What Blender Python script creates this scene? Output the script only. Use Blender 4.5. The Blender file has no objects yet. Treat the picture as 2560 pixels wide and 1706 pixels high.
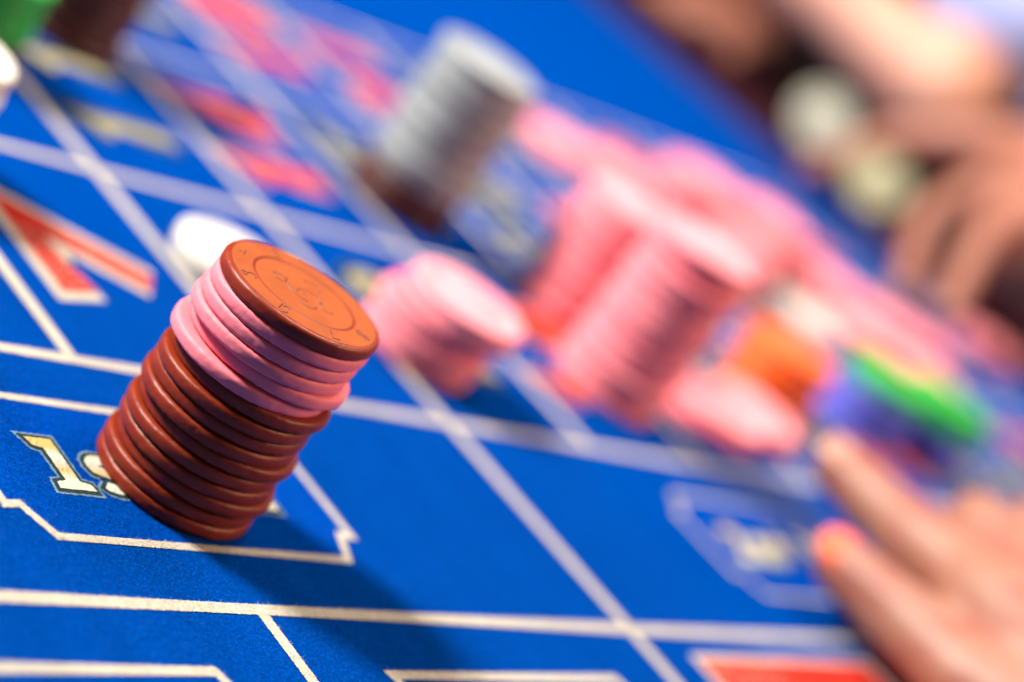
import bpy, bmesh, math, random
from mathutils import Vector, Matrix, noise, geometry

S = bpy.context.scene
C = S.collection
random.seed(7)

# ------------------------------------------------------------------ camera
cam_d = bpy.data.cameras.new('camera')
cam = bpy.data.objects.new('camera', cam_d); C.objects.link(cam); S.camera = cam
RX = (0.59783729, -0.57452776, 0.55902453)
UP = (-0.13580356, 0.61470143, 0.77698105)
FW = (0.79003036, 0.54042576, -0.28946852)
LOC = (-0.47182862, -0.32414700, 0.20417532)
cam.matrix_world = Matrix(((RX[0], UP[0], -FW[0], LOC[0]), (RX[1], UP[1], -FW[1], LOC[1]),
                           (RX[2], UP[2], -FW[2], LOC[2]), (0, 0, 0, 1)))
cam_d.sensor_width = 36.0
cam_d.lens = 74.78
cam_d.clip_start = 0.01
cam_d.clip_end = 50
cam_d.dof.use_dof = True
cam_d.dof.focus_distance = 0.440
cam_d.dof.aperture_fstop = 4.5

# ------------------------------------------------------------------ world and lamps
wd = bpy.data.worlds.new('World'); S.world = wd; wd.use_nodes = True
bg = wd.node_tree.nodes['Background']
bg.inputs[0].default_value = (1.0, 0.74, 0.62, 1); bg.inputs[1].default_value = 0.055

def area(name, loc, target, size, power, col):
    d = bpy.data.lights.new(name, 'AREA'); d.shape = 'DISK'; d.size = size; d.energy = power; d.color = col
    o = bpy.data.objects.new(name, d); C.objects.link(o); o.location = loc
    o.rotation_euler = (Vector(target) - Vector(loc)).to_track_quat('-Z', 'Y').to_euler()
    return o
# key lamp: left of and a little behind the stacks, about 42 degrees up
area('key_lamp', (-0.95, 1.02, 1.20), (0.08, 0.02, 0), 0.36, 60, (1.0, 0.92, 0.84))
# the pendant over the middle of the table
area('overhead_lamp', (0.48, 0.28, 1.15), (0.35, 0.15, 0), 0.5, 9, (1.0, 0.93, 0.87))
# a warm lamp across the table, to the right and behind
area('far_lamp', (0.755, -0.644, 0.78), (0.0, 0.0, 0.02), 0.4, 8.5, (1.0, 0.66, 0.44))

S.view_settings.view_transform = 'Standard'
S.view_settings.look = 'None'
S.view_settings.exposure = 0.84
S.view_settings.gamma = 1.0
S.render.engine = 'CYCLES'
S.cycles.use_denoising = True
S.cycles.max_bounces = 6
S.cycles.sample_clamp_indirect = 4.0

# ------------------------------------------------------------------ materials
def nodes_of(name):
    m = bpy.data.materials.new(name); m.use_nodes = True
    nt = m.node_tree
    return m, nt, nt.nodes['Principled BSDF']

def N(nt, t, **kw):
    n = nt.nodes.new(t)
    for k, v in kw.items(): setattr(n, k, v)
    return n

def obj_coord(nt):
    return N(nt, 'ShaderNodeTexCoord').outputs['Object']

def noise_tex(nt, co, scale, detail=4, rough=0.55):
    n = N(nt, 'ShaderNodeTexNoise'); n.inputs['Scale'].default_value = scale
    n.inputs['Detail'].default_value = detail; n.inputs['Roughness'].default_value = rough
    nt.links.new(co, n.inputs['Vector']); return n

def ramp(nt, fac, stops):
    r = N(nt, 'ShaderNodeValToRGB'); e = r.color_ramp.elements
    while len(e) < len(stops): e.new(0.5)
    for el, (p, c) in zip(e, stops): el.position = p; el.color = (*c, 1)
    nt.links.new(fac, r.inputs[0]); return r

def bump(nt, height, strength, dist, b):
    n = N(nt, 'ShaderNodeBump'); n.inputs['Strength'].default_value = strength; n.inputs['Distance'].default_value = dist
    nt.links.new(height, n.inputs['Height'])
    nt.links.new(n.outputs[0], b.inputs['Normal']); return n

def mul(c, k): return tuple(min(1, v * k) for v in c)

def felt_mat(name, col, var=0.34, sheen=0.2):
    """napped cloth: fine fibre relief, slightly uneven dye"""
    m, nt, b = nodes_of(name)
    geo = N(nt, 'ShaderNodeNewGeometry').outputs['Position']
    fine = noise_tex(nt, geo, 1500, 4, 0.75)
    mpn = N(nt, 'ShaderNodeMapping'); mpn.inputs['Scale'].default_value = (1.0, 0.3, 1.0); mpn.inputs['Rotation'].default_value = (0, 0, -0.35)
    nt.links.new(geo, mpn.inputs[0])
    mid = noise_tex(nt, mpn.outputs[0], 70, 5, 0.65)
    mp = N(nt, 'ShaderNodeMapping'); mp.inputs['Scale'].default_value = (1.0, 0.45, 1.0)
    mp.inputs['Rotation'].default_value = (0, 0, 0.5)
    nt.links.new(geo, mp.inputs[0])
    fib = noise_tex(nt, mp.outputs[0], 1500, 3, 0.7)
    add = N(nt, 'ShaderNodeMath', operation='ADD'); nt.links.new(fine.outputs[0], add.inputs[0]); nt.links.new(fib.outputs[0], add.inputs[1])
    r = ramp(nt, fib.outputs[0], [(0.30, mul(col, 1 - var)), (0.70, mul(col, 1 + var))])
    r2 = ramp(nt, mid.outputs[0], [(0.3, (0.80,) * 3), (0.7, (1.0,) * 3)])
    mx = N(nt, 'ShaderNodeMix', data_type='RGBA', blend_type='MULTIPLY'); mx.inputs[0].default_value = 1
    nt.links.new(r.outputs[0], mx.inputs[6]); nt.links.new(r2.outputs[0], mx.inputs[7])
    nt.links.new(mx.outputs[2], b.inputs['Base Color'])
    b.inputs['Roughness'].default_value = 0.88
    b.inputs['Specular IOR Level'].default_value = 0.0
    b.inputs['Sheen Weight'].default_value = sheen
    b.inputs['Sheen Roughness'].default_value = 0.4
    b.inputs['Sheen Tint'].default_value = (col[0], col[1] * 1.5, min(1, col[2] * 1.5), 1)
    bump(nt, add.outputs[0], 1.0, 0.0013, b)
    return m

def chip_mat(name, col, lo=0.8, rough=0.36, smear=0.5):
    """pressed clay or plastic: handled, softly glossy, with grime and tiny dents"""
    m, nt, b = nodes_of(name)
    co = obj_coord(nt)
    n1 = noise_tex(nt, co, 160, 5, 0.6)
    n2 = noise_tex(nt, co, 900, 3, 0.6)
    r = ramp(nt, n1.outputs[0], [(0.30, mul(col, lo)), (0.65, col)])
    nt.links.new(r.outputs[0], b.inputs['Base Color'])
    rr = N(nt, 'ShaderNodeMapRange'); rr.inputs[3].default_value = rough - 0.1; rr.inputs[4].default_value = rough + 0.16
    nt.links.new(n1.outputs[0], rr.inputs[0]); nt.links.new(rr.outputs[0], b.inputs['Roughness'])
    b.inputs['Specular IOR Level'].default_value = smear
    ad = N(nt, 'ShaderNodeMath', operation='MULTIPLY_ADD'); ad.inputs[1].default_value = 0.35
    nt.links.new(n2.outputs[0], ad.inputs[0]); nt.links.new(n1.outputs[0], ad.inputs[2])
    vo = N(nt, 'ShaderNodeTexVoronoi'); vo.inputs['Scale'].default_value = 420
    nt.links.new(co, vo.inputs['Vector'])
    pit = N(nt, 'ShaderNodeMapRange'); pit.inputs[1].default_value = 0.0; pit.inputs[2].default_value = 0.25; pit.inputs[3].default_value = -0.55; pit.inputs[4].default_value = 0.0
    nt.links.new(vo.outputs['Distance'], pit.inputs[0])
    msk = N(nt, 'ShaderNodeMapRange'); msk.inputs[1].default_value = 0.52; msk.inputs[2].default_value = 0.62
    nt.links.new(noise_tex(nt, co, 110, 2).outputs[0], msk.inputs[0])
    pm = N(nt, 'ShaderNodeMath', operation='MULTIPLY_ADD'); nt.links.new(pit.outputs[0], pm.inputs[0]); nt.links.new(msk.outputs[0], pm.inputs[1]); nt.links.new(ad.outputs[0], pm.inputs[2])
    bump(nt, pm.outputs[0], 0.2, 0.0004, b)
    return m

def plain(name, col, rough=0.6, scale=60, var=0.12, sss=0.0, bumpd=0.0006):
    m, nt, b = nodes_of(name)
    co = obj_coord(nt)
    n1 = noise_tex(nt, co, scale, 4)
    r = ramp(nt, n1.outputs[0], [(0.3, mul(col, 1 - var)), (0.7, mul(col, 1 + var))])
    nt.links.new(r.outputs[0], b.inputs['Base Color'])
    b.inputs['Roughness'].default_value = rough
    if sss:
        b.inputs['Subsurface Weight'].default_value = sss
        b.inputs['Subsurface Radius'].default_value = (0.006, 0.002, 0.001)
    bump(nt, n1.outputs[0], 0.3, bumpd, b)
    if rough == 0.6: b.inputs['Specular IOR Level'].default_value = 0.08
    return m

def skin(name, col, red):
    """skin: blotchy, redder in places, fine creases"""
    m, nt, b = nodes_of(name)
    co = obj_coord(nt)
    n1 = noise_tex(nt, co, 55, 4, 0.6); n2 = noise_tex(nt, co, 700, 3, 0.6)
    r = ramp(nt, n1.outputs[0], [(0.40, red), (0.58, col)])
    nt.links.new(r.outputs[0], b.inputs['Base Color'])
    b.inputs['Roughness'].default_value = 0.5
    b.inputs['Subsurface Weight'].default_value = 0.25
    b.inputs['Subsurface Radius'].default_value = (0.006, 0.002, 0.001)
    bump(nt, n2.outputs[0], 0.4, 0.0005, b)
    return m

BLUE = (0.0, 0.066, 0.40)
M = {
    'felt': felt_mat('blue_felt', BLUE),
    'felt_box': felt_mat('bright_blue_felt_print', (0.0, 0.070, 0.46)),
    'felt_light': felt_mat('light_blue_fibre', (0.015, 0.125, 0.66)),
    'cream': felt_mat('cream_print', (0.74, 0.69, 0.57), 0.14, 0.05),
    'pale': felt_mat('pale_blue_print', (0.22, 0.36, 0.55), 0.2, 0.05),
    'ink': felt_mat('dark_green_print', (0.035, 0.075, 0.075), 0.3, 0.05),
    'red': felt_mat('red_print', (0.72, 0.045, 0.03), 0.14, 0.05),
    'red_far': felt_mat('coral_red_print', (0.82, 0.085, 0.055), 0.14, 0.05),
    'brown': chip_mat('brown_clay', (0.215, 0.021, 0.003), 0.70, 0.42, 0.32),
    'brown_face': chip_mat('brown_clay_face', (0.30, 0.062, 0.008), 0.80, 0.52, 0.25),
    'pink': chip_mat('pink_clay', (0.85, 0.20, 0.24), 0.9, 0.50, 0.25),
    'pink_band_light': chip_mat('light_band_pink_clay', (0.85, 0.27, 0.31), 0.92, 0.6, 0.12),
    'pink_band_shade': chip_mat('shade_band_pink_clay', (0.84, 0.21, 0.25), 0.9, 0.6, 0.12),  # lighter and darker pink alternate as painted ridge shading
    'grey_band_shade': chip_mat('shade_band_grey_clay', (0.205, 0.235, 0.245), 0.88, 0.4),  # darker grey for painted ridge shading in the grey stack
    'white': chip_mat('white_clay', (0.58, 0.56, 0.50), 0.92, 0.4),
    'grey': chip_mat('silver_grey_clay', (0.30, 0.335, 0.345), 0.88, 0.36),
    'orange': chip_mat('orange_clay', (0.80, 0.13, 0.012), 0.88, 0.38),
    'green': chip_mat('green_clay', (0.005, 0.34, 0.03), 0.88, 0.38),
    'blue': chip_mat('blue_violet_clay', (0.11, 0.13, 0.62), 0.88, 0.38),
    'maroon': chip_mat('dark_maroon_clay', (0.060, 0.008, 0.004), 0.8, 0.4),
    'olive': chip_mat('olive_clay', (0.24, 0.23, 0.13), 0.85, 0.4),
    'bone': chip_mat('bone_clay', (0.26, 0.27, 0.22), 0.9, 0.4),
    'engrave': chip_mat('engraved_brown', (0.15, 0.026, 0.005), 0.8, 0.5),
    'skin': skin('fair_skin', (0.29, 0.128, 0.080), (0.26, 0.078, 0.048)),
    'skin_pale': skin('pale_skin', (0.52, 0.28, 0.195), (0.50, 0.22, 0.15)),
    'skin_dark': plain('tanned_skin', (0.28, 0.100, 0.060), 0.5, 120, 0.1, 0.2),
    'nail': plain('orange_red_nail_polish', (0.70, 0.10, 0.022), 0.55, 40, 0.03),
    'nail_bare': plain('bare_nail', (0.36, 0.15, 0.09), 0.45, 40, 0.03),
    'lavender': plain('lavender_cotton', (0.27, 0.32, 0.58), 0.85, 25, 0.12, 0, 0.003),
    'darkcloth': plain('dark_maroon_cloth', (0.030, 0.010, 0.012), 0.9, 25, 0.25, 0, 0.003),
    'rail': plain('dark_brown_leather', (0.022, 0.003, 0.006), 0.6, 220, 0.25, 0, 0.0008),
    'wall': plain('dark_maroon_wall', (0.030, 0.012, 0.010), 0.9, 3, 0.3),
}

def gold_mat():
    """printed lettering, gold and cream bands running up each character"""
    m = felt_mat('gold_cream_print', (0.8, 0.7, 0.5), 0.12, 0.05)
    nt = m.node_tree
    b = nt.nodes['Principled BSDF']
    sep = N(nt, 'ShaderNodeSeparateXYZ')
    nt.links.new(N(nt, 'ShaderNodeTexCoord').outputs['Object'], sep.inputs[0])
    mr = N(nt, 'ShaderNodeMapRange'); mr.inputs[1].default_value = 0.0; mr.inputs[2].default_value = 0.0165
    nt.links.new(sep.outputs[1], mr.inputs[0])
    r = ramp(nt, mr.outputs[0], [(0.0, (0.86, 0.82, 0.66)), (0.2, (0.88, 0.85, 0.70)), (0.38, (0.80, 0.58, 0.25)),
                                 (0.55, (0.85, 0.72, 0.60)), (0.68, (0.88, 0.86, 0.72)), (0.85, (0.78, 0.55, 0.20)), (1.0, (0.80, 0.56, 0.2))])
    nt.links.new(r.outputs[0], b.inputs['Base Color'])
    return m
M['gold'] = gold_mat()

# ------------------------------------------------------------------ mesh helpers
def link(name, me, mat=None, parent=None):
    o = bpy.data.objects.new(name, me); C.objects.link(o)
    if mat is not None:
        me.materials.clear(); me.materials.append(M[mat] if isinstance(mat, str) else mat)
    if parent is not None: o.parent = parent
    return o

def tag(o, label=None, cat=None, group=None, kind=None):
    if label: o['label'] = label
    if cat: o['category'] = cat
    if group: o['group'] = group
    if kind: o['kind'] = kind
    return o

def from_bm(name, bm, smooth=False):
    me = bpy.data.meshes.new(name); bm.to_mesh(me); bm.free()
    if smooth:
        for p in me.polygons: p.use_smooth = True
    return me

def box_mesh(name, x0, x1, y0, y1, z0, z1, bev=0.0, seg=3):
    bm = bmesh.new()
    bmesh.ops.create_cube(bm, size=1)
    for v in bm.verts:
        v.co = ((x0 + x1) / 2 + v.co.x * (x1 - x0), (y0 + y1) / 2 + v.co.y * (y1 - y0), (z0 + z1) / 2 + v.co.z * (z1 - z0))
    if bev: bmesh.ops.bevel(bm, geom=bm.edges[:], offset=bev, segments=seg, affect='EDGES', profile=0.5)
    return from_bm(name, bm, bool(bev))

def resample(pts, step):
    out = []
    for a, b in zip(pts, pts[1:]):
        a = Vector(a); b = Vector(b); n = max(1, int((b - a).length / step))
        out += [a.lerp(b, i / n) for i in range(n)]
    out.append(Vector(pts[-1])); return out

def ribbon_mesh(name, pts, width, z, closed=False, fuzz=0.0, step=0.0):
    """a printed stroke: a flat strip with mitred corners and softly ragged edges"""
    pts = [Vector(p) for p in pts]
    if closed and (pts[0] - pts[-1]).length > 1e-9: pts.append(pts[0])
    n = len(pts) - 1 if closed else len(pts)
    L, Rr = [], []
    for i in range(n):
        if closed: d0 = (pts[i] - pts[i - 1 if i else n - 1]).normalized(); d1 = (pts[i + 1] - pts[i]).normalized()
        else:
            d0 = (pts[i] - pts[i - 1]).normalized() if i else None
            d1 = (pts[i + 1] - pts[i]).normalized() if i < n - 1 else None
            d0 = d0 or d1; d1 = d1 or d0
        n0 = Vector((-d0.y, d0.x)); n1 = Vector((-d1.y, d1.x)); mm = (n0 + n1)
        mm = mm.normalized() if mm.length > 1e-6 else n0
        k = min(width / 2 / max(0.35, mm.dot(n0)), width * 1.3)
        L.append(pts[i] + mm * k); Rr.append(pts[i] - mm * k)
    if closed: L.append(L[0]); Rr.append(Rr[0])
    if step:
        NL, NR = [], []
        for i in range(len(L) - 1):
            m = max(1, int((pts[i + 1 if i + 1 < len(pts) else 0] - pts[i]).length / step))
            for j in range(m):
                NL.append(L[i].lerp(L[i + 1], j / m)); NR.append(Rr[i].lerp(Rr[i + 1], j / m))
        if not closed: NL.append(L[-1]); NR.append(Rr[-1])
        L, Rr = NL, NR
    elif closed: L.pop(); Rr.pop()
    def fz(v):
        if not fuzz: return v
        return v + Vector((noise.noise((v.x * 1500, v.y * 1500, 0)), noise.noise((v.x * 1500, v.y * 1500, 9)))) * fuzz + \
               Vector((random.uniform(-1, 1), random.uniform(-1, 1))) * fuzz * 0.45
    L = [fz(v) for v in L]; Rr = [fz(v) for v in Rr]
    vs = [(v.x, v.y, z) for v in L] + [(v.x, v.y, z) for v in Rr]
    k = len(L); fs = [(i, k + i, k + i + 1, i + 1) for i in range(k - 1)]
    if closed: fs.append((k - 1, 2 * k - 1, k, 0))
    me = bpy.data.meshes.new(name); me.from_pydata(vs, [], fs)
    me.update()
    if me.polygons and me.polygons[0].normal.z < 0: me.flip_normals()
    return me

def poly_mesh(name, pts, z, fuzz=0.0, step=0.0):
    pts = [Vector(p) for p in pts]
    if step: pts = resample(pts + [pts[0]], step)[:-1]
    if fuzz: pts = [v + Vector((random.uniform(-1, 1), random.uniform(-1, 1))) * fuzz for v in pts]
    tri = geometry.tessellate_polygon([[Vector((v.x, v.y, 0)) for v in pts]])
    me = bpy.data.meshes.new(name); me.from_pydata([(v.x, v.y, z) for v in pts], [], [tuple(t) for t in tri]); me.update()
    if me.polygons[0].normal.z < 0: me.flip_normals()
    return me

def offset_poly(pts, d):
    pts = [Vector(p) for p in pts]; n = len(pts); out = []
    ar = sum(pts[i].x * pts[(i + 1) % n].y - pts[(i + 1) % n].x * pts[i].y for i in range(n))
    s = 1 if ar > 0 else -1
    for i in range(n):
        d0 = (pts[i] - pts[i - 1]).normalized(); d1 = (pts[(i + 1) % n] - pts[i]).normalized()
        n0 = Vector((d0.y, -d0.x)) * s; n1 = Vector((d1.y, -d1.x)) * s
        m = (n0 + n1).normalized(); k = d / max(0.5, m.dot(n0)); out.append(pts[i] + m * k)
    return out

# ------------------------------------------------------------------ the table
W_, H_, G_ = 0.07046, 0.10222, 0.08550       # cell across, cell along, dozen row
bm = bmesh.new()
bmesh.ops.create_grid(bm, x_segments=1, y_segments=1, size=0.5)
for v in bm.verts: v.co = (-0.50 + (v.co.x + 0.5) * 1.18, -0.75 + (v.co.y + 0.5) * 1.75, 0)
felt = tag(link('table_felt', from_bm('table_felt', bm), 'felt'), kind='structure')

Z1, Z2, Z3, Z4 = 0.00008, 0.00018, 0.00028, 0.00038
def line(pts, w, z=Z2, near=False, mat='cream', closed=False, name='printed_line'):
    return link(name, ribbon_mesh(name, pts, w, z, closed, 0.00016 if near else 0.0, 0.00035 if near else 0.0), mat, felt)

WA, WB = 0.0033, 0.0042
XL, XR = -4 * W_, 8 * W_
line([(XL, 0), (XR, 0)], WA, near=True)
line([(XL, H_), (XR, H_)], WA)
line([(XL, 2 * H_), (XR, 2 * H_)], 0.0027)
line([(XL, 3 * H_), (XR, 3 * H_)], 0.0027)
line([(XL, -G_), (XR, -G_)], WA, near=True)
line([(XL, -2 * G_), (XR, -2 * G_)], WA)
for k in range(-3, 9):
    lo = -G_ + WA / 2 if k % 4 == 0 else WA / 2
    line([(k * W_, lo), (k * W_, 3 * H_ - WA / 2)], WB if k % 4 == 0 or k > -2 else 0.0040, Z3)
for k in range(-2, 8, 2):
    line([(k * W_, -2 * G_ + 0.002), (k * W_, -G_ - WA / 2)], 0.0034 if k == -2 else WB, near=(k == -2))
for k in range(3):
    line([(XR + W_, k * H_), (XR + W_, (k + 1) * H_)], WB)

def ticket(cx, cy, hx, hy, near):
    """frame with stepped-in corners, bright fill inside"""
    q = [(hx - 0.0085, hy), (hx - 0.0040, hy - 0.0094), (hx, hy - 0.0090)]
    pts = [(cx + sx * x, cy + sy * y) for sx, sy, L in ((1, 1, q), (1, -1, q[::-1]), (-1, -1, q), (-1, 1, q[::-1])) for x, y in L]
    link('printed_box', poly_mesh('printed_box', pts, Z1), 'felt_box', felt)
    line(pts, 0.0023 if near else 0.0016, Z2, near, closed=True, name='printed_frame')
CYD = -0.0428
for k in (-2, 2, 6): ticket(k * W_, CYD, 0.0525, 0.0235, k == -2)

def chamfer_frame(cx, half):
    y0, y1, c = -2 * G_ + 0.0185, -0.1047, 0.0
    pts = [(cx - half, y1), (cx + half - 0.0, y1), (cx + half + 0.004, y1 - 0.012), (cx + half + 0.004, y0 + 0.012), (cx + half, y0), (cx - half, y0),
           (cx - half + 0.004, y0 + 0.012), (cx - half + 0.004, y1 - 0.012)]
    line(pts, 0.0027, Z2, True, closed=True, name='printed_frame')
chamfer_frame(-3 * W_, 0.0437)
chamfer_frame(-1 * W_, 0.0432)
# the red bet box of the even-money row
rx0, rx1, ry0, ry1 = W_ - 0.0509, W_ + 0.0509, -2 * G_ + 0.009, -0.0945
link('printed_box', poly_mesh('printed_box', [(rx0, ry0), (rx1, ry0), (rx1, ry1), (rx0, ry1)], Z1), 'cream', felt)
link('printed_box', poly_mesh('printed_box', [(rx0 + .0024, ry0 + .0024), (rx1 - .0024, ry0 + .0024), (rx1 - .0024, ry1 - .0020), (rx0 + .0024, ry1 - .0020)], Z2), 'red', felt)

# --- numerals: strokes in a unit box (x right 0..0.6, y up 0..1)
def arc(cx, cy, rx, ry, a0, a1, n=14):
    return [(cx + rx * math.cos(math.radians(a0 + (a1 - a0) * i / n)), cy + ry * math.sin(math.radians(a0 + (a1 - a0) * i / n))) for i in range(n + 1)]
GLY = {
    '0': [(arc(.3, .5, .22, .42, 0, 360, 24)[:-1], True)],
    '1': [([(.12, .76), (.32, .92), (.32, .04)], False)],
    '2': [(arc(.3, .68, .22, .24, 165, -40, 12) + [(.08, .08), (.56, .08)], False)],
    '3': [(arc(.28, .70, .22, .22, 150, -80, 12) + arc(.28, .28, .24, .22, 85, -150, 12), False)],
    '4': [([(.44, .02), (.44, .94), (.06, .30), (.60, .30)], False)],
    '5': [([(.50, .92), (.16, .92), (.12, .54)] + arc(.28, .32, .24, .24, 100, -150, 12), False)],
    '6': [([(.46, .94), (.20, .62)] + arc(.3, .30, .22, .24, 150, 500, 20), False)],
    '7': [([(.05, .70), (.02, .90), (.58, .90), (.15, .02)], False)],
    '8': [(arc(.3, .72, .18, .20, 0, 360, 20)[:-1], True), (arc(.3, .27, .22, .23, 0, 360, 20)[:-1], True)],
    '9': [([(.14, .06), (.40, .38)] + arc(.3, .70, .22, .24, -30, 330, 20), False)],
}
RED = {1, 3, 5, 7, 9, 12, 14, 16, 18, 19, 21, 23, 25, 27, 30, 32, 34, 36}
def number(n, cx, cy):
    """digits read along +Y with their tops towards -X"""
    txt = str(n); hh = 0.041 if n > 9 else 0.038; adv = 0.037 if n > 9 else 0.038; sx = 0.034 if n > 9 else 0.054; red = n in RED
    x0 = cy - adv * len(txt) / 2
    for i, ch in enumerate(txt):
        for q, (pts, closed) in enumerate(GLY[ch]):
            P = [(cx + hh / 2 - py * hh, x0 + i * adv + adv / 2 + (px - 0.3) * sx) for px, py in pts]
            dz = q * 0.00006
            a = ribbon_mesh('printed_number', P, 0.0150 if n > 9 else 0.0165, Z1 + dz, closed)
            num = link('printed_number', a, 'cream' if red else 'ink', felt)
            b = ribbon_mesh('numeral_fill', P, (0.0122 if n > 9 else 0.0096) if red else 0.0065, Z2 + dz + 0.00002, closed)
            link('numeral_fill', b, ('red_far' if n > 9 else 'red') if red else 'gold_far', num)
M['gold_far'] = felt_mat('gold_print', (0.46, 0.42, 0.27), 0.1, 0.05)
for col in range(-4, 8):
    for row in range(3):
        n = 13 + col * 3 + row
        number(n, (col + 0.5) * W_, (row + 0.5) * H_)

# --- lettering of the first and second dozen boxes
ONE = [(.02, .0), (.62, .0), (.60, .13), (.44, .17), (.44, 1.0), (.0, 1.0), (.06, .84), (.21, .80), (.21, .17), (.04, .13)]
def stroke_outline(pts, w0, w1=None):
    me = ribbon_mesh('tmp', pts, w0, 0)
    k = len(me.vertices) // 2
    co = [Vector(v.co[:2]) for v in me.vertices]; bpy.data.meshes.remove(me)
    return co[:k] + co[k:][::-1]
LET = {
    's': stroke_outline(arc(.27, .53, .17, .14, 30, 250, 10)[0:9] + arc(.27, .24, .18, .15, 80, -150, 10), .20),
    't': stroke_outline([(.22, .95), (.22, .22), (.27, .10), (.44, .10)], .19),
    '1': ONE,
    '2': stroke_outline(arc(.29, .70, .20, .20, 165, -45, 10) + [(.12, .10), (.62, .10)], .20),
    'n': stroke_outline([(.12, .0), (.12, .62), (.40, .62), (.46, .5), (.46, .0)], .19),
    'd': stroke_outline([(.46, 1.0), (.46, .06), (.14, .08), (.10, .34), (.14, .60), (.44, .60)], .19),
}
def lettering(txt, cx, base, size, near):
    adv = {'1': .70, 's': .60, 't': .52, '2': .72, 'n': .64, 'd': .64, ' ': .52}
    adv = {k: v * 1.1 for k, v in adv.items()}
    wid = sum(adv[c] for c in txt) * size; x = cx - wid / 2
    for c in txt:
        if c != ' ':
            P = [Vector((px * size, py * size)) for px, py in LET[c]]
            st, fz = (0.0004, 0.00009) if near else (0, 0)
            o = link('printed_letter', poly_mesh('printed_letter', offset_poly(P, 0.00165), Z2, fz * 2, st), 'pale', felt); o.location = (x, base, 0)
            i = link('letter_outline', poly_mesh('letter_outline', offset_poly(P, 0.0010), Z3, fz, st), 'ink', o)
            j = link('letter_fill', poly_mesh('letter_fill', P, Z4, fz, st), 'gold', o)
        x += adv[c] * size
lettering('1st 12', -2 * W_ + 0.0004, -0.0505, 0.0168, True)
lettering('2nd 12', 2 * W_, -0.0505, 0.0168, False)

# --- raised nap of the cloth where the lens is sharp: tiny fibres standing off the surface
def nap(count, x0, x1, y0, y1):
    from mathutils.bvhtree import BVHTree
    V, F = [], []
    for o in list(felt.children):
        if o.data.materials[0] is not M['cream']: continue
        b0 = len(V); V += [v.co.copy() for v in o.data.vertices]; F += [tuple(b0 + k for k in p.vertices) for p in o.data.polygons]
    tree = BVHTree.FromPolygons(V, F)
    LV, LF = [], []
    for o in list(felt.children):
        if o.name.startswith('printed_letter'):
            b0 = len(LV); LV += [v.co + o.location for v in o.data.vertices]; LF += [tuple(b0 + k for k in p.vertices) for p in o.data.polygons]
    ltree = BVHTree.FromPolygons(LV, LF)
    out = {'felt': ([], []), 'felt_light': ([], []), 'cream': ([], [])}
    for _ in range(count):
        x, y = random.uniform(x0, x1), random.uniform(y0, y1)
        if ltree.ray_cast((x, y, 0.01), (0, 0, -1))[0]: continue
        vs, fs = out['cream' if tree.ray_cast((x, y, 0.01), (0, 0, -1))[0] else random.choice(('felt', 'felt_light'))]
        a = random.gauss(0.9, 1.1); ln = random.uniform(0.0005, 0.0012); w = random.uniform(0.00003, 0.00006)
        dx, dy = math.cos(a), math.sin(a); zt = random.uniform(0.0001, 0.00045); k = len(vs)
        vs += [(x - dy * w, y + dx * w, 0.0002), (x + dy * w, y - dx * w, 0.0002), (x + dx * ln, y + dy * ln, 0.0002 + zt)]
        fs.append((k, k + 1, k + 2))
    for m_, (vs, fs) in out.items():
        me = bpy.data.meshes.new('cloth_nap'); me.from_pydata(vs, [], fs); me.update()
        tag(link('cloth_nap', me, m_, felt), kind='stuff')
nap(150000, -0.26, 0.06, -0.16, 0.06)

# rail and what is behind it
rail = tag(link('table_rail', box_mesh('table_rail', 0.675, 0.81, -0.75, 1.1, -0.06, 0.016, 0.018, 4), 'rail'), kind='structure')
tag(link('back_wall', box_mesh('back_wall', 3.2, 3.3, -3, 6, -1.0, 3.0), 'wall'), kind='structure')
tag(link('floor', box_mesh('floor', -2, 3.2, -3, 6, -0.80, -0.75), 'wall'), kind='structure')

# ------------------------------------------------------------------ chips
CR, CT = 0.0195, 0.00342
def chip_mesh(name, seg, seed, wear=0.0):
    prof = [(0.0, 0.00012), (0.0125, 0.00012), (0.0130, 0.0), (0.0180, 0.0), (0.0187, 0.00006), (0.01915, 0.00026), (0.01940, 0.00062),
            (0.0195, 0.00110), (0.0195, 0.00170), (0.0195, 0.00232), (0.01940, 0.00280), (0.01918, 0.00314), (0.01880, 0.00334),
            (0.0182, CT), (0.01285, CT), (0.01272, CT - 0.00022), (0.01248, CT - 0.00022), (0.01232, CT - 0.00006), (0.0, CT - 0.00010)]
    vs, fs = [], []
    rings = []
    for r, z in prof:
        if r == 0: rings.append([len(vs)]); vs.append((0, 0, z)); continue
        ids = []
        for i in range(seg):
            a = 2 * math.pi * i / seg
            rr, zz = r, z
            if wear and r > 0.018:
                n = noise.noise((math.cos(a) * 3 + seed, math.sin(a) * 3, z * 500))
                n2 = noise.noise((math.cos(a) * 22 + seed * 3, math.sin(a) * 22, z * 1400 + seed))
                n3 = noise.noise((math.cos(a) * 40 + seed, math.sin(a) * 40 + 7, z * 700))
                rr += wear * (0.00010 * n + 0.00009 * n2)
                if n3 > 0.42: rr -= wear * 0.0006 * (n3 - 0.42)
                zz += wear * 0.00007 * n2 * (1 if z > 0.0017 else -1)
            ids.append(len(vs)); vs.append((rr * math.cos(a), rr * math.sin(a), zz))
        rings.append(ids)
    for A, B in zip(rings, rings[1:]):
        for i in range(seg):
            j = (i + 1) % seg
            if len(A) == 1: fs.append((A[0], B[j], B[i]))
            elif len(B) == 1: fs.append((A[i], A[j], B[0]))
            else: fs.append((A[i], A[j], B[j], B[i]))
    me = bpy.data.meshes.new(name); me.from_pydata(vs, [], fs); me.update()
    for p in me.polygons: p.use_smooth = True
    return me

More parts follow.
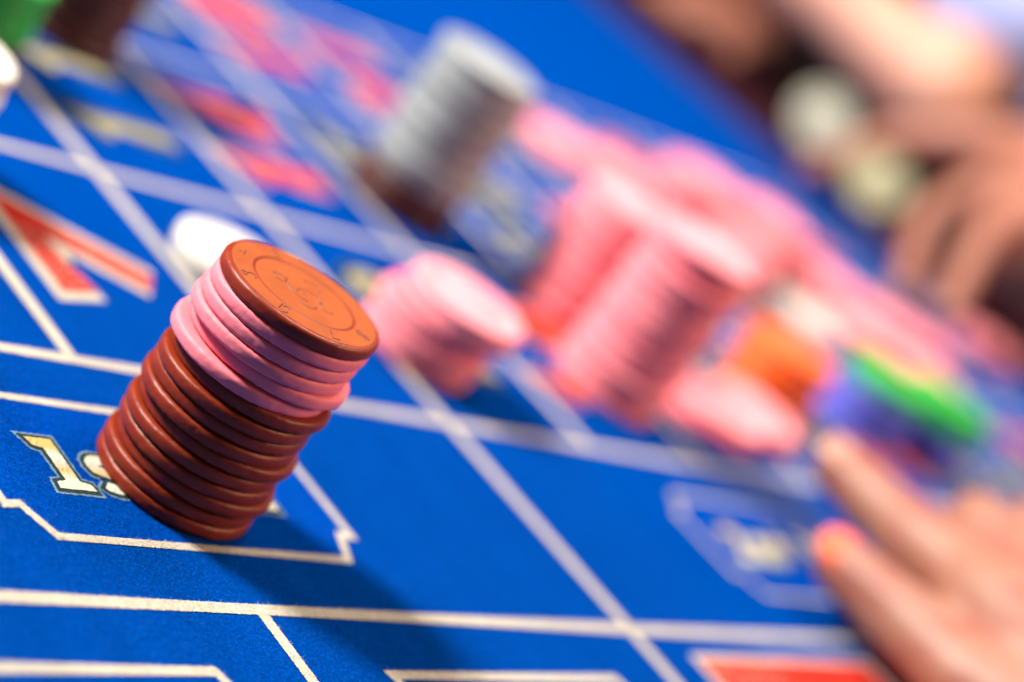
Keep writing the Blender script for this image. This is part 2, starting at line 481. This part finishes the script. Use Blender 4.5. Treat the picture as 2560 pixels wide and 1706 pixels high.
FAR = {}
def far_mesh(col):
    if col not in FAR:
        FAR[col] = chip_mesh('chip', 48, len(FAR)); FAR[col].materials.append(M[col])
    return FAR[col]

ORD = ['', 'lowest', 'second', 'third', 'fourth', 'fifth', 'sixth', 'seventh', 'eighth', 'ninth', 'tenth', 'eleventh', 'twelfth', 'thirteenth',
       'fourteenth', 'fifteenth', 'sixteenth', 'seventeenth', 'eighteenth', 'nineteenth', 'twentieth']
CN = {'brown': 'brown', 'pink': 'pink', 'white': 'white', 'grey': 'silver grey', 'orange': 'orange', 'green': 'green', 'blue': 'blue violet',
      'maroon': 'dark maroon', 'bone': 'bone white', 'olive': 'olive'}
def chip_name(c): return CN[c].split()[-1 if c == 'grey' else 0] + '_chip'

def stack(x, y, cols, where, group, jit=0.0006, z0=0.0, lean=(0, 0), slide=(0, 0, 0)):
    n = len(cols)
    for i, c in enumerate(cols):
        tint = {'pink': ('pink_band_shade', 'pink_band_light')[i % 2], 'grey': ('grey', 'grey_band_shade')[i % 2]}.get(c, c)  # alternating tints paint in the light and shade of the chip ridges
        if i == n - 1: tint = {'pink': 'pink_band_light'}.get(c, c)
        o = link(chip_name(c), far_mesh(tint), None)
        o.location = (x + random.gauss(0, jit) + lean[0] * i, y + random.gauss(0, jit) + lean[1] * i, z0 + i * (CT + 0.00003))
        if i >= n - slide[0]: o.location.x += slide[1]; o.location.y += slide[2]
        o.rotation_euler = (0, 0, random.uniform(0, 6.28))
        if n == 1: lab = f'{CN[c]} chip lying alone {where}'
        elif i == n - 1: lab = f'{CN[c]} chip on top of the {where}'
        elif i == 0: lab = f'{CN[c]} chip at the bottom of the {where}'
        else: lab = f'{ORD[i + 1]} chip up, {CN[c]}, in the {where}'
        tag(o, lab, 'chip', group)

# --- the sharp stack on the first dozen
MX, MY = -0.1386, -0.0446
r0 = Vector((0.565, -0.825)); f0 = Vector((0.825, 0.565))
main = ['brown'] * 10 + ['pink'] * 5 + ['brown']
offs = [(-0.2, 0), (-0.5, 0.3), (0.9, 0.6), (-0.3, 0.1), (-0.6, -0.1), (0.7, 0.5), (-0.9, -0.4), (-0.5, 0.1), (-0.5, -0.5), (0.8, 0.6),
        (-1.6, -0.3), (1.1, 1.0), (-0.6, -0.2), (-0.3, 0.1), (0.2, -0.1), (0.4, -0.3)]
tilts = [0, .2, -.4, .3, 0, -.3, .4, -.2, .3, -.2, .5, -.3, .3, .2, -.3, 0.1]
NAMES = ['bottom brown chip of the sharp stack, resting on the printed box', 'second brown chip from the bottom of the sharp stack',
         'third brown chip from the bottom of the sharp stack, pushed in', 'fourth brown chip from the bottom of the sharp stack',
         'fifth brown chip from the bottom of the sharp stack', 'sixth brown chip from the bottom of the sharp stack',
         'seventh brown chip from the bottom of the sharp stack, jutting out', 'eighth brown chip from the bottom of the sharp stack',
         'ninth brown chip from the bottom of the sharp stack, scuffed rim', 'uppermost of the lower brown chips, just under the pink chips',
         'lowest pink chip of the sharp stack, jutting out to the left', 'second pink chip from below in the sharp stack, pushed in',
         'middle pink chip of the five in the sharp stack', 'fourth pink chip from below in the sharp stack',
         'topmost pink chip of the sharp stack, nicked rim', 'worn orange brown chip with stamped face on top of the sharp stack']
for i, c in enumerate(main):
    me = chip_mesh('chip', 200, i * 1.7 + 2, 1.1)
    o = link(chip_name(c), me, c)
    a, b = offs[i]
    p = Vector((MX, MY)) + r0 * a * 0.001 + f0 * b * 0.001
    o.location = (p.x, p.y, i * CT + 0.0001)
    o.rotation_euler = (math.radians(tilts[i] * 0.8), math.radians(tilts[(i * 5 + 3) % 16] * 0.8), 0)
    tag(o, NAMES[i], 'chip', 'chips of the sharp stack')
top = o
# stamped face of the top chip
top.rotation_euler = (0, 0, 0)
def disc(name, r0_, r1_, z, seg=120):
    vs, fs = [], []
    for i in range(seg):
        a = 2 * math.pi * i / seg
        vs += [(r0_ * math.cos(a), r0_ * math.sin(a), z), (r1_ * math.cos(a), r1_ * math.sin(a), z)]
    for i in range(seg):
        j = (i + 1) % seg; fs.append((2 * i, 2 * i + 1, 2 * j + 1, 2 * j))
    me = bpy.data.meshes.new(name); me.from_pydata(vs, [], fs); me.update(); return me
link('face_ring', disc('face_ring', 0.01295, 0.0181, CT + 0.00004), 'brown_face', top)
link('face_centre', disc('face_centre', 0.0003, 0.01222, CT - 0.00003), 'brown_face', top)

def tube_mesh(name, pts, rad, seg=6):
    bm = bmesh.new()
    P = [Vector(p) for p in pts]; rings = []
    for i, p in enumerate(P):
        d = (P[min(i + 1, len(P) - 1)] - P[max(i - 1, 0)]).normalized()
        s = d.cross(Vector((0, 0, 1)));  s = s.normalized() if s.length > 1e-6 else Vector((1, 0, 0))
        u = s.cross(d)
        rings.append([bm.verts.new(p + (s * math.cos(t) + u * math.sin(t)) * rad) for t in [2 * math.pi * k / seg for k in range(seg)]])
    for A, B in zip(rings, rings[1:]):
        for k in range(seg): bm.faces.new((A[k], A[(k + 1) % seg], B[(k + 1) % seg], B[k]))
    bm.faces.new(rings[0]); bm.faces.new(rings[-1][::-1])
    bmesh.ops.recalc_face_normals(bm, faces=bm.faces[:])
    return from_bm(name, bm, True)

STAMP = {0: [arc(0, .6, .5, .5, 200, -60, 8) + arc(0, -.5, .6, .6, 80, -160, 8)],
         1: [arc(0, .6, .5, .45, 20, 260, 8) + arc(0, -.5, .5, .5, 90, -150, 8), [(.9, .9), (.9, -.9)]],
         2: [[(-.6, .9), (.6, .9), (-.1, -1)]],
         3: [arc(0, .5, .45, .45, 0, 360, 10), arc(0, -.5, .55, .5, 0, 360, 10)],
         4: [[(-.8, 0), (.9, .1)], [(-.6, .6), (-.2, .5)]],
         5: [[(0, -.9), (0, .9)], [(-.5, .4), (.5, .4)]]}
for k, (gx, gy) in enumerate([(-16.0, 3.0), (-12.8, -8.9), (-2.8, -15.4), (8.6, -12.9), (-9.9, 12.2), (2.5, 15.2)]):
    v = Vector((gx, gy)).normalized(); t = Vector((-v.y, v.x)); ctr = v * 15.45
    for st in STAMP[k]:
        P = [((ctr + (-t * px * 1.5 + v * py * 1.8)) * 0.001) for px, py in st]
        link('stamped_mark', tube_mesh('stamped_mark', [(q.x, q.y, CT + 0.00005) for q in P], 0.00016), 'engrave', top)

for cx_, cy_, rr_, a0_, a1_ in ((-4, 5, 1.6, 0, 360), (1.5, 1.0, 5.2, 120, 235), (0.5, -1.5, 3.2, -40, 150), (3.5, -4.5, 1.8, 90, 300), (-2, -3.5, 2.4, 180, 330), (5.0, 3.5, 2.2, -60, 120)):
    P = [(x * 0.001, y * 0.001, CT - 0.00012) for x, y in arc(cx_, cy_, rr_, rr_, a0_, a1_, 16)]
    link('stamped_mark', tube_mesh('stamped_mark', P, 0.00022), 'engrave', top)

# --- stacks out of focus
stack(-0.0493, 0.0564, ['white'] * 2, 'short white stack right behind the sharp stack', 'white chips behind the sharp stack')
stack(0.0935, 0.1370, ['maroon'] * 4 + ['grey'] * 14, 'tall grey stack with a shade-coloured foot', 'chips of the grey stack', 0.0005)  # maroon chips at the foot stand in for shadow there
stack(0.0165, 0.0360, ['pink'] * 7, 'short pink stack before the tall ones', 'chips of the short pink stack', slide=(2, 0.0024, -0.0035))
stack(0.1182, 0.0376, ['pink'] * 18, 'tall pink stack nearest the hand', 'chips of the front tall pink stack', 0.0005)
stack(0.1431, 0.0861, ['pink'] * 14, 'tall pink stack behind the front one', 'chips of the rear tall pink stack', 0.0005)
stack(0.2512, 0.0599, ['orange'] * 7, 'small orange stack', 'orange chips')
stack(0.1782, 0.0315, ['pink'] * 2, 'low pink pair before the orange stack', 'low pink chips by the orange stack', lean=(0.004, 0))
stack(0.2089, 0.0356, ['pink'] * 2, 'low pink pair next to the fingertips', 'low pink chips by the orange stack', lean=(0.003, 0.001))
stack(0.3134, 0.0485, ['blue'] * 6 + ['green'] * 2, 'blue and green stack at the fingertips', 'blue and green chips', 0.001)
stack(0.3586, 0.0412, ['blue'] * 5 + ['green'] * 3, 'blue and green stack away from the fingertip', 'blue and green chips', 0.001)
stack(0.3818, 0.1353, ['white'] * 2, 'white pair beside the tall pink stack', 'white chips by the pink pile')
for (x, y, n), wh in zip([(0.3600, 0.2058, 8), (0.3934, 0.1875, 8), (0.4274, 0.1649, 5), (0.4635, 0.1490, 4), (0.5032, 0.1436, 3),
                          (0.3223, 0.2252, 3), (0.3019, 0.2462, 2), (0.3391, 0.1600, 6), (0.4230, 0.1310, 3), (0.4680, 0.1080, 2), (0.3923, 0.2339, 5)],
                         ['pink stack third from the pile\'s left end', 'pink stack in the middle of the pile', 'pink stack right of the pile\'s middle',
                          'pink stack beside the pile\'s right end', 'low pink stack at the pile\'s right end',
                          'pink stack second from the pile\'s left end', 'low pink stack at the pile\'s left end',
                          'pink stack at the front of the pile',
                          'low pink stack beside the white pair', 'low pink stack before the tanned fingertips', 'pink stack at the back of the pile']):
    stack(x, y, ['pink'] * n, wh, 'pink chips of the far pile', 0.0012)
stack(0.6258, 0.1626, ['pink'] * 3, 'pink stack at the right picture edge', 'pink chips at the right edge')
stack(-0.0249, 0.1987, ['maroon'] * 14, 'dark maroon stack in the upper left corner', 'dark chips in the corner', 0.0005)
stack(-0.0844, 0.1686, ['maroon'] * 2 + ['green'] * 6, 'green stack in the upper left corner', 'green chips in the corner', 0.0005)
stack(-0.1472, 0.0909, ['brown'] * 5 + ['white'] * 4, 'white topped stack cut by the left picture edge', 'white chips at the left edge', 0.0005)

# ------------------------------------------------------------------ people
def body_mesh(name, chains, vox=0.0022, smooth=8):
    """one continuous skin: tapered chains fused by a voxel remesh and relaxed"""
    bm = bmesh.new()
    for ch in chains:
        for (a, ra), (b, rb) in zip(ch, ch[1:]):
            a = Vector(a); b = Vector(b); n = max(2, int((b - a).length / (0.35 * min(ra, rb))) + 1)
            for i in range(n + 1):
                t = i / n
                bmesh.ops.create_icosphere(bm, subdivisions=2, radius=ra + (rb - ra) * t, matrix=Matrix.Translation(a.lerp(b, t)))
    me = from_bm(name, bm)
    o = bpy.data.objects.new('tmp', me); C.objects.link(o)
    m = o.modifiers.new('r', 'REMESH'); m.mode = 'VOXEL'; m.voxel_size = vox
    s = o.modifiers.new('s', 'SMOOTH'); s.iterations = smooth; s.factor = 0.5
    dg = bpy.context.evaluated_depsgraph_get()
    out = bpy.data.meshes.new_from_object(o.evaluated_get(dg)); out.name = name
    bpy.data.objects.remove(o); bpy.data.meshes.remove(me)
    for p in out.polygons: p.use_smooth = True
    return out

def nail_mesh(name, centre, along, normal, ln, wd, th=0.0012):
    a = Vector(along).normalized(); n = Vector(normal); n = (n - a * n.dot(a)).normalized(); s = a.cross(n)
    bm = bmesh.new(); bmesh.ops.create_uvsphere(bm, u_segments=20, v_segments=10, radius=1)
    for v in bm.verts:
        x, y, z = v.co
        sx = math.copysign(abs(x) ** 0.75, x)
        v.co = Vector(centre) + a * sx * ln + s * y * wd + n * (z * th - 0.25 * wd * y * y)
    return from_bm(name, bm, True)

# near hand: fore and middle finger stretched out, the others folded
mtip, mdip, mpip, mmcp = (0.1559, -0.0318, 0.0277), (0.1566, -0.0476, 0.0277), (0.1546, -0.0698, 0.0290), (0.1472, -0.1091, 0.0325)
wr = (0.1337, -0.1750, 0.0375)
itip, idip, ipip, imcp = (0.1208, -0.0699, 0.0161), (0.1230, -0.0950, 0.0166), (0.1206, -0.1244, 0.0180), (0.1230, -0.1542, 0.0240)
near = [
    [(mtip, .0084), ((0.1563, -0.0400, 0.0277), .0090), (mdip, .0102), ((0.1557, -0.0585, 0.0285), .0104), (mpip, .0124), ((0.1510, -0.0890, 0.0305), .0124), (mmcp, .0162), (wr, .0230), ((0.125, -0.255, 0.045), .026), ((0.08, -0.43, 0.09), .036)],
    [(itip, .0090), ((0.1220, -0.0830, 0.0164), .0100), (idip, .0113), ((0.1218, -0.1100, 0.0172), .0114), (ipip, .0128), (imcp, .0150), (wr, .0220)],
    [((0.1864, -0.0820, 0.0290), .0075), ((0.1971, -0.0638, 0.0270), .0085), ((0.1809, -0.0708, 0.0402), .0105), ((0.1690, -0.1095, 0.0394), .0140), (wr, .0210)],
    [((0.2140, -0.0836, 0.0320), .0068), ((0.2240, -0.0680, 0.0310), .0076), ((0.2104, -0.0737, 0.0450), .0088), ((0.1940, -0.1112, 0.0424), .0118), ((0.150, -0.172, 0.037), .0200)],
    [((0.1430, -0.0660, 0.0075), .0070), ((0.1480, -0.0840, 0.0070), .0080), ((0.1440, -0.1140, 0.0120), .0115), (wr, .0200)],
    [(mmcp, .0150), ((0.1690, -0.1095, 0.0380), .0135), ((0.1940, -0.1112, 0.0410), .0118)],
    [(imcp, .0145), (mmcp, .0150)],
]
near = [[(p_, r_ * 1.13) for p_, r_ in ch] for ch in near]
near_p = tag(link('person', body_mesh('person', near), 'skin'), 'bare hand reaching two fingers over the felt, orange red nail polish, lower right', 'person')
up = Vector((-0.62, -0.10, 0.72))
for tp, dp, ln, mt in ((itip, idip, 0.0080, 'nail'), (mtip, mdip, 0.0066, 'nail_bare')):
    v = (Vector(tp) - Vector(dp)).normalized(); n_ = (up - v * up.dot(v)).normalized()
    link('finger_nail', nail_mesh('finger_nail', Vector(tp) + v * 0.0025 + n_ * 0.0080, v, n_, ln, 0.0072), mt, near_p)

# far hand at the right picture edge, gathering chips
far = [
    [((0.6055, 0.3120, 0.0165), .0078), ((0.6090, 0.3008, 0.0371), .0092), ((0.6153, 0.2868, 0.0627), .0110), ((0.6304, 0.2450, 0.0930), .0150), ((0.6700, 0.2150, 0.1060), .0200)],
    [((0.5590, 0.1910, 0.0090), .0075), ((0.5773, 0.2096, 0.0240), .0084), ((0.5977, 0.2281, 0.0440), .0094), ((0.6375, 0.2284, 0.0833), .0120), ((0.6700, 0.2150, 0.1060), .0180)],
    [((0.5561, 0.1644, 0.0179), .0078), ((0.5691, 0.1756, 0.0400), .0088), ((0.5916, 0.1929, 0.0647), .0098), ((0.6340, 0.2080, 0.0905), .0120), ((0.6700, 0.2120, 0.1060), .0180)],
    [((0.6300, 0.1850, 0.0560), .0074), ((0.6080, 0.1760, 0.0560), .0082), ((0.6040, 0.1790, 0.0790), .0092), ((0.6380, 0.1900, 0.0960), .0115), ((0.6700, 0.2080, 0.1070), .0175)],
    [((0.6420, 0.1680, 0.0620), .0064), ((0.6230, 0.1600, 0.0640), .0072), ((0.6190, 0.1640, 0.0840), .0082), ((0.6450, 0.1730, 0.0980), .0102), ((0.6720, 0.2020, 0.1080), .0165)],
    [((0.6700, 0.2120, 0.1065), .0190), ((0.7250, 0.2050, 0.1250), .0230), ((0.86, 0.17, 0.16), .034), ((1.02, 0.12, 0.16), .042)],
]
far_p = tag(link('person', body_mesh('person', far, 0.0026), 'skin_dark'), 'tanned hand reaching down over the chips at the right edge', 'person')
link('sleeve', body_mesh('sleeve', [[((0.7000, 0.2085, 0.1160), .0300), ((0.7300, 0.2045, 0.1260), .0340), ((0.86, 0.17, 0.16), .046), ((1.02, 0.12, 0.16), .056)]], 0.004, 6), 'darkcloth', far_p)
for tipp, dn in (((0.5590, 0.1910, 0.0090), (0.5773, 0.2096, 0.0240)), ((0.5561, 0.1644, 0.0179), (0.5691, 0.1756, 0.0400))):
    al = Vector(tipp) - Vector(dn); nn = Vector((-1, -0.2, 0.5)); nn = (nn - al.normalized() * nn.dot(al.normalized())).normalized()
    link('finger_nail', nail_mesh('finger_nail', Vector(tipp) + nn * 0.0066, al, nn, 0.006, 0.005), 'nail_bare', far_p)

# person in a lavender shirt behind the table end: bare forearm on the rail
arm = [
    [((0.6990, 0.6200, 0.0700), .0250), ((0.6996, 0.5369, 0.0980), .0260), ((0.7010, 0.4590, 0.0985), .0285), ((0.7057, 0.3935, 0.0942), .0315), ((0.7100, 0.3343, 0.0905), .0360),
     ((0.7360, 0.3450, 0.1459), .041), ((0.7750, 0.3699, 0.2000), .048), ((0.90, 0.41, 0.36), .06)],
    [((1.05, 0.42, 0.40), .08), ((1.17, 0.36, 0.20), .13), ((1.19, 0.34, -0.10), .15), ((1.19, 0.34, -0.4), .16)],
    [((0.90, 0.41, 0.36), .06), ((1.05, 0.42, 0.40), .08)],
    [((1.12, 0.40, 0.42), .05), ((1.12, 0.40, 0.56), .05)],
    [((1.10, 0.40, 0.62), .075), ((1.11, 0.40, 0.70), .082)],
]
arm_p = tag(link('person', body_mesh('person', arm, 0.006, 6), 'skin_pale'), 'person in lavender shirt resting a bare forearm on the rail', 'person')
shirt = [
    [((0.7380, 0.3455, 0.1480), .054), ((0.7780, 0.3710, 0.2050), .064), ((0.90, 0.41, 0.36), .078), ((1.05, 0.42, 0.40), .095)],
    [((1.05, 0.42, 0.40), .095), ((1.17, 0.36, 0.20), .150), ((1.19, 0.35, 0.11), .160)],
]
link('trousers', body_mesh('trousers', [[((1.19, 0.35, 0.02), .172), ((1.19, 0.34, -0.4), .178)]], 0.007, 6), 'darkcloth', arm_p)
link('shirt', body_mesh('shirt', shirt, 0.007, 6), 'lavender', arm_p)

# person in dark clothes further along with a hand on the rail
dark = [
    [((0.700, 0.520, 0.0260), .010), ((0.692, 0.500, 0.0310), .011), ((0.710, 0.480, 0.0350), .014), ((0.755, 0.510, 0.0450), .022), ((0.84, 0.60, 0.06), .030), ((1.0, 0.76, 0.16), .042), ((1.3223, 1.0009, 0.36), .06)],
    [((0.688, 0.508, 0.0240), .009), ((0.700, 0.490, 0.0330), .012), ((0.755, 0.510, 0.0450), .020)],
    [((0.690, 0.530, 0.0240), .009), ((0.712, 0.515, 0.0360), .012), ((0.755, 0.510, 0.0450), .020)],
    [((0.692, 0.548, 0.0230), .0085), ((0.718, 0.535, 0.0360), .011), ((0.758, 0.520, 0.0450), .019)],
    [((0.705, 0.468, 0.0250), .0095), ((0.728, 0.475, 0.0380), .012), ((0.758, 0.505, 0.0450), .019)],
    [((1.3223, 1.0009, 0.3600), .07), ((1.4048, 1.0854, 0.2000), .15), ((1.4048, 1.0854, -0.4000), .17)],
    [((1.4133, 1.1231, 0.4200), .055), ((1.4133, 1.1231, 0.5400), .055), ((1.3954, 1.1240, 0.6400), .085)],
]
dark_p = tag(link('person', body_mesh('person', dark, 0.005, 5), 'skin_dark'), 'person in dark clothes with a fist on the rail, top', 'person')
coat = [
    [((0.80, 0.56, 0.055), .036), ((0.84, 0.60, 0.06), .042), ((1.0, 0.76, 0.16), .058), ((1.3223, 1.0009, 0.36), .085)],
    [((1.3223, 1.0009, 0.3600), .085), ((1.4048, 1.0854, 0.2000), .175), ((1.4048, 1.0854, -0.4000), .195)],
]
link('coat', body_mesh('coat', coat, 0.007, 6), 'darkcloth', dark_p)

# chips held in the far hands
def held(col, loc, rot, label):
    o = link(chip_name(col), far_mesh(col)); o.location = loc; o.rotation_euler = rot
    tag(o, label, 'chip', 'chips in the far hands')
held('bone', (0.6370, 0.3440, 0.0400), (math.radians(62), 0, math.radians(-55)), 'bone white chip held on edge in front of the far forearm')
held('bone', (0.6405, 0.3465, 0.0405), (math.radians(62), 0, math.radians(-55)), 'bone white chip just behind the one held before the forearm')
held('olive', (0.6072, 0.2720, 0.0390), (math.radians(55), 0, math.radians(-60)), 'olive chip gripped at the tanned thumb')
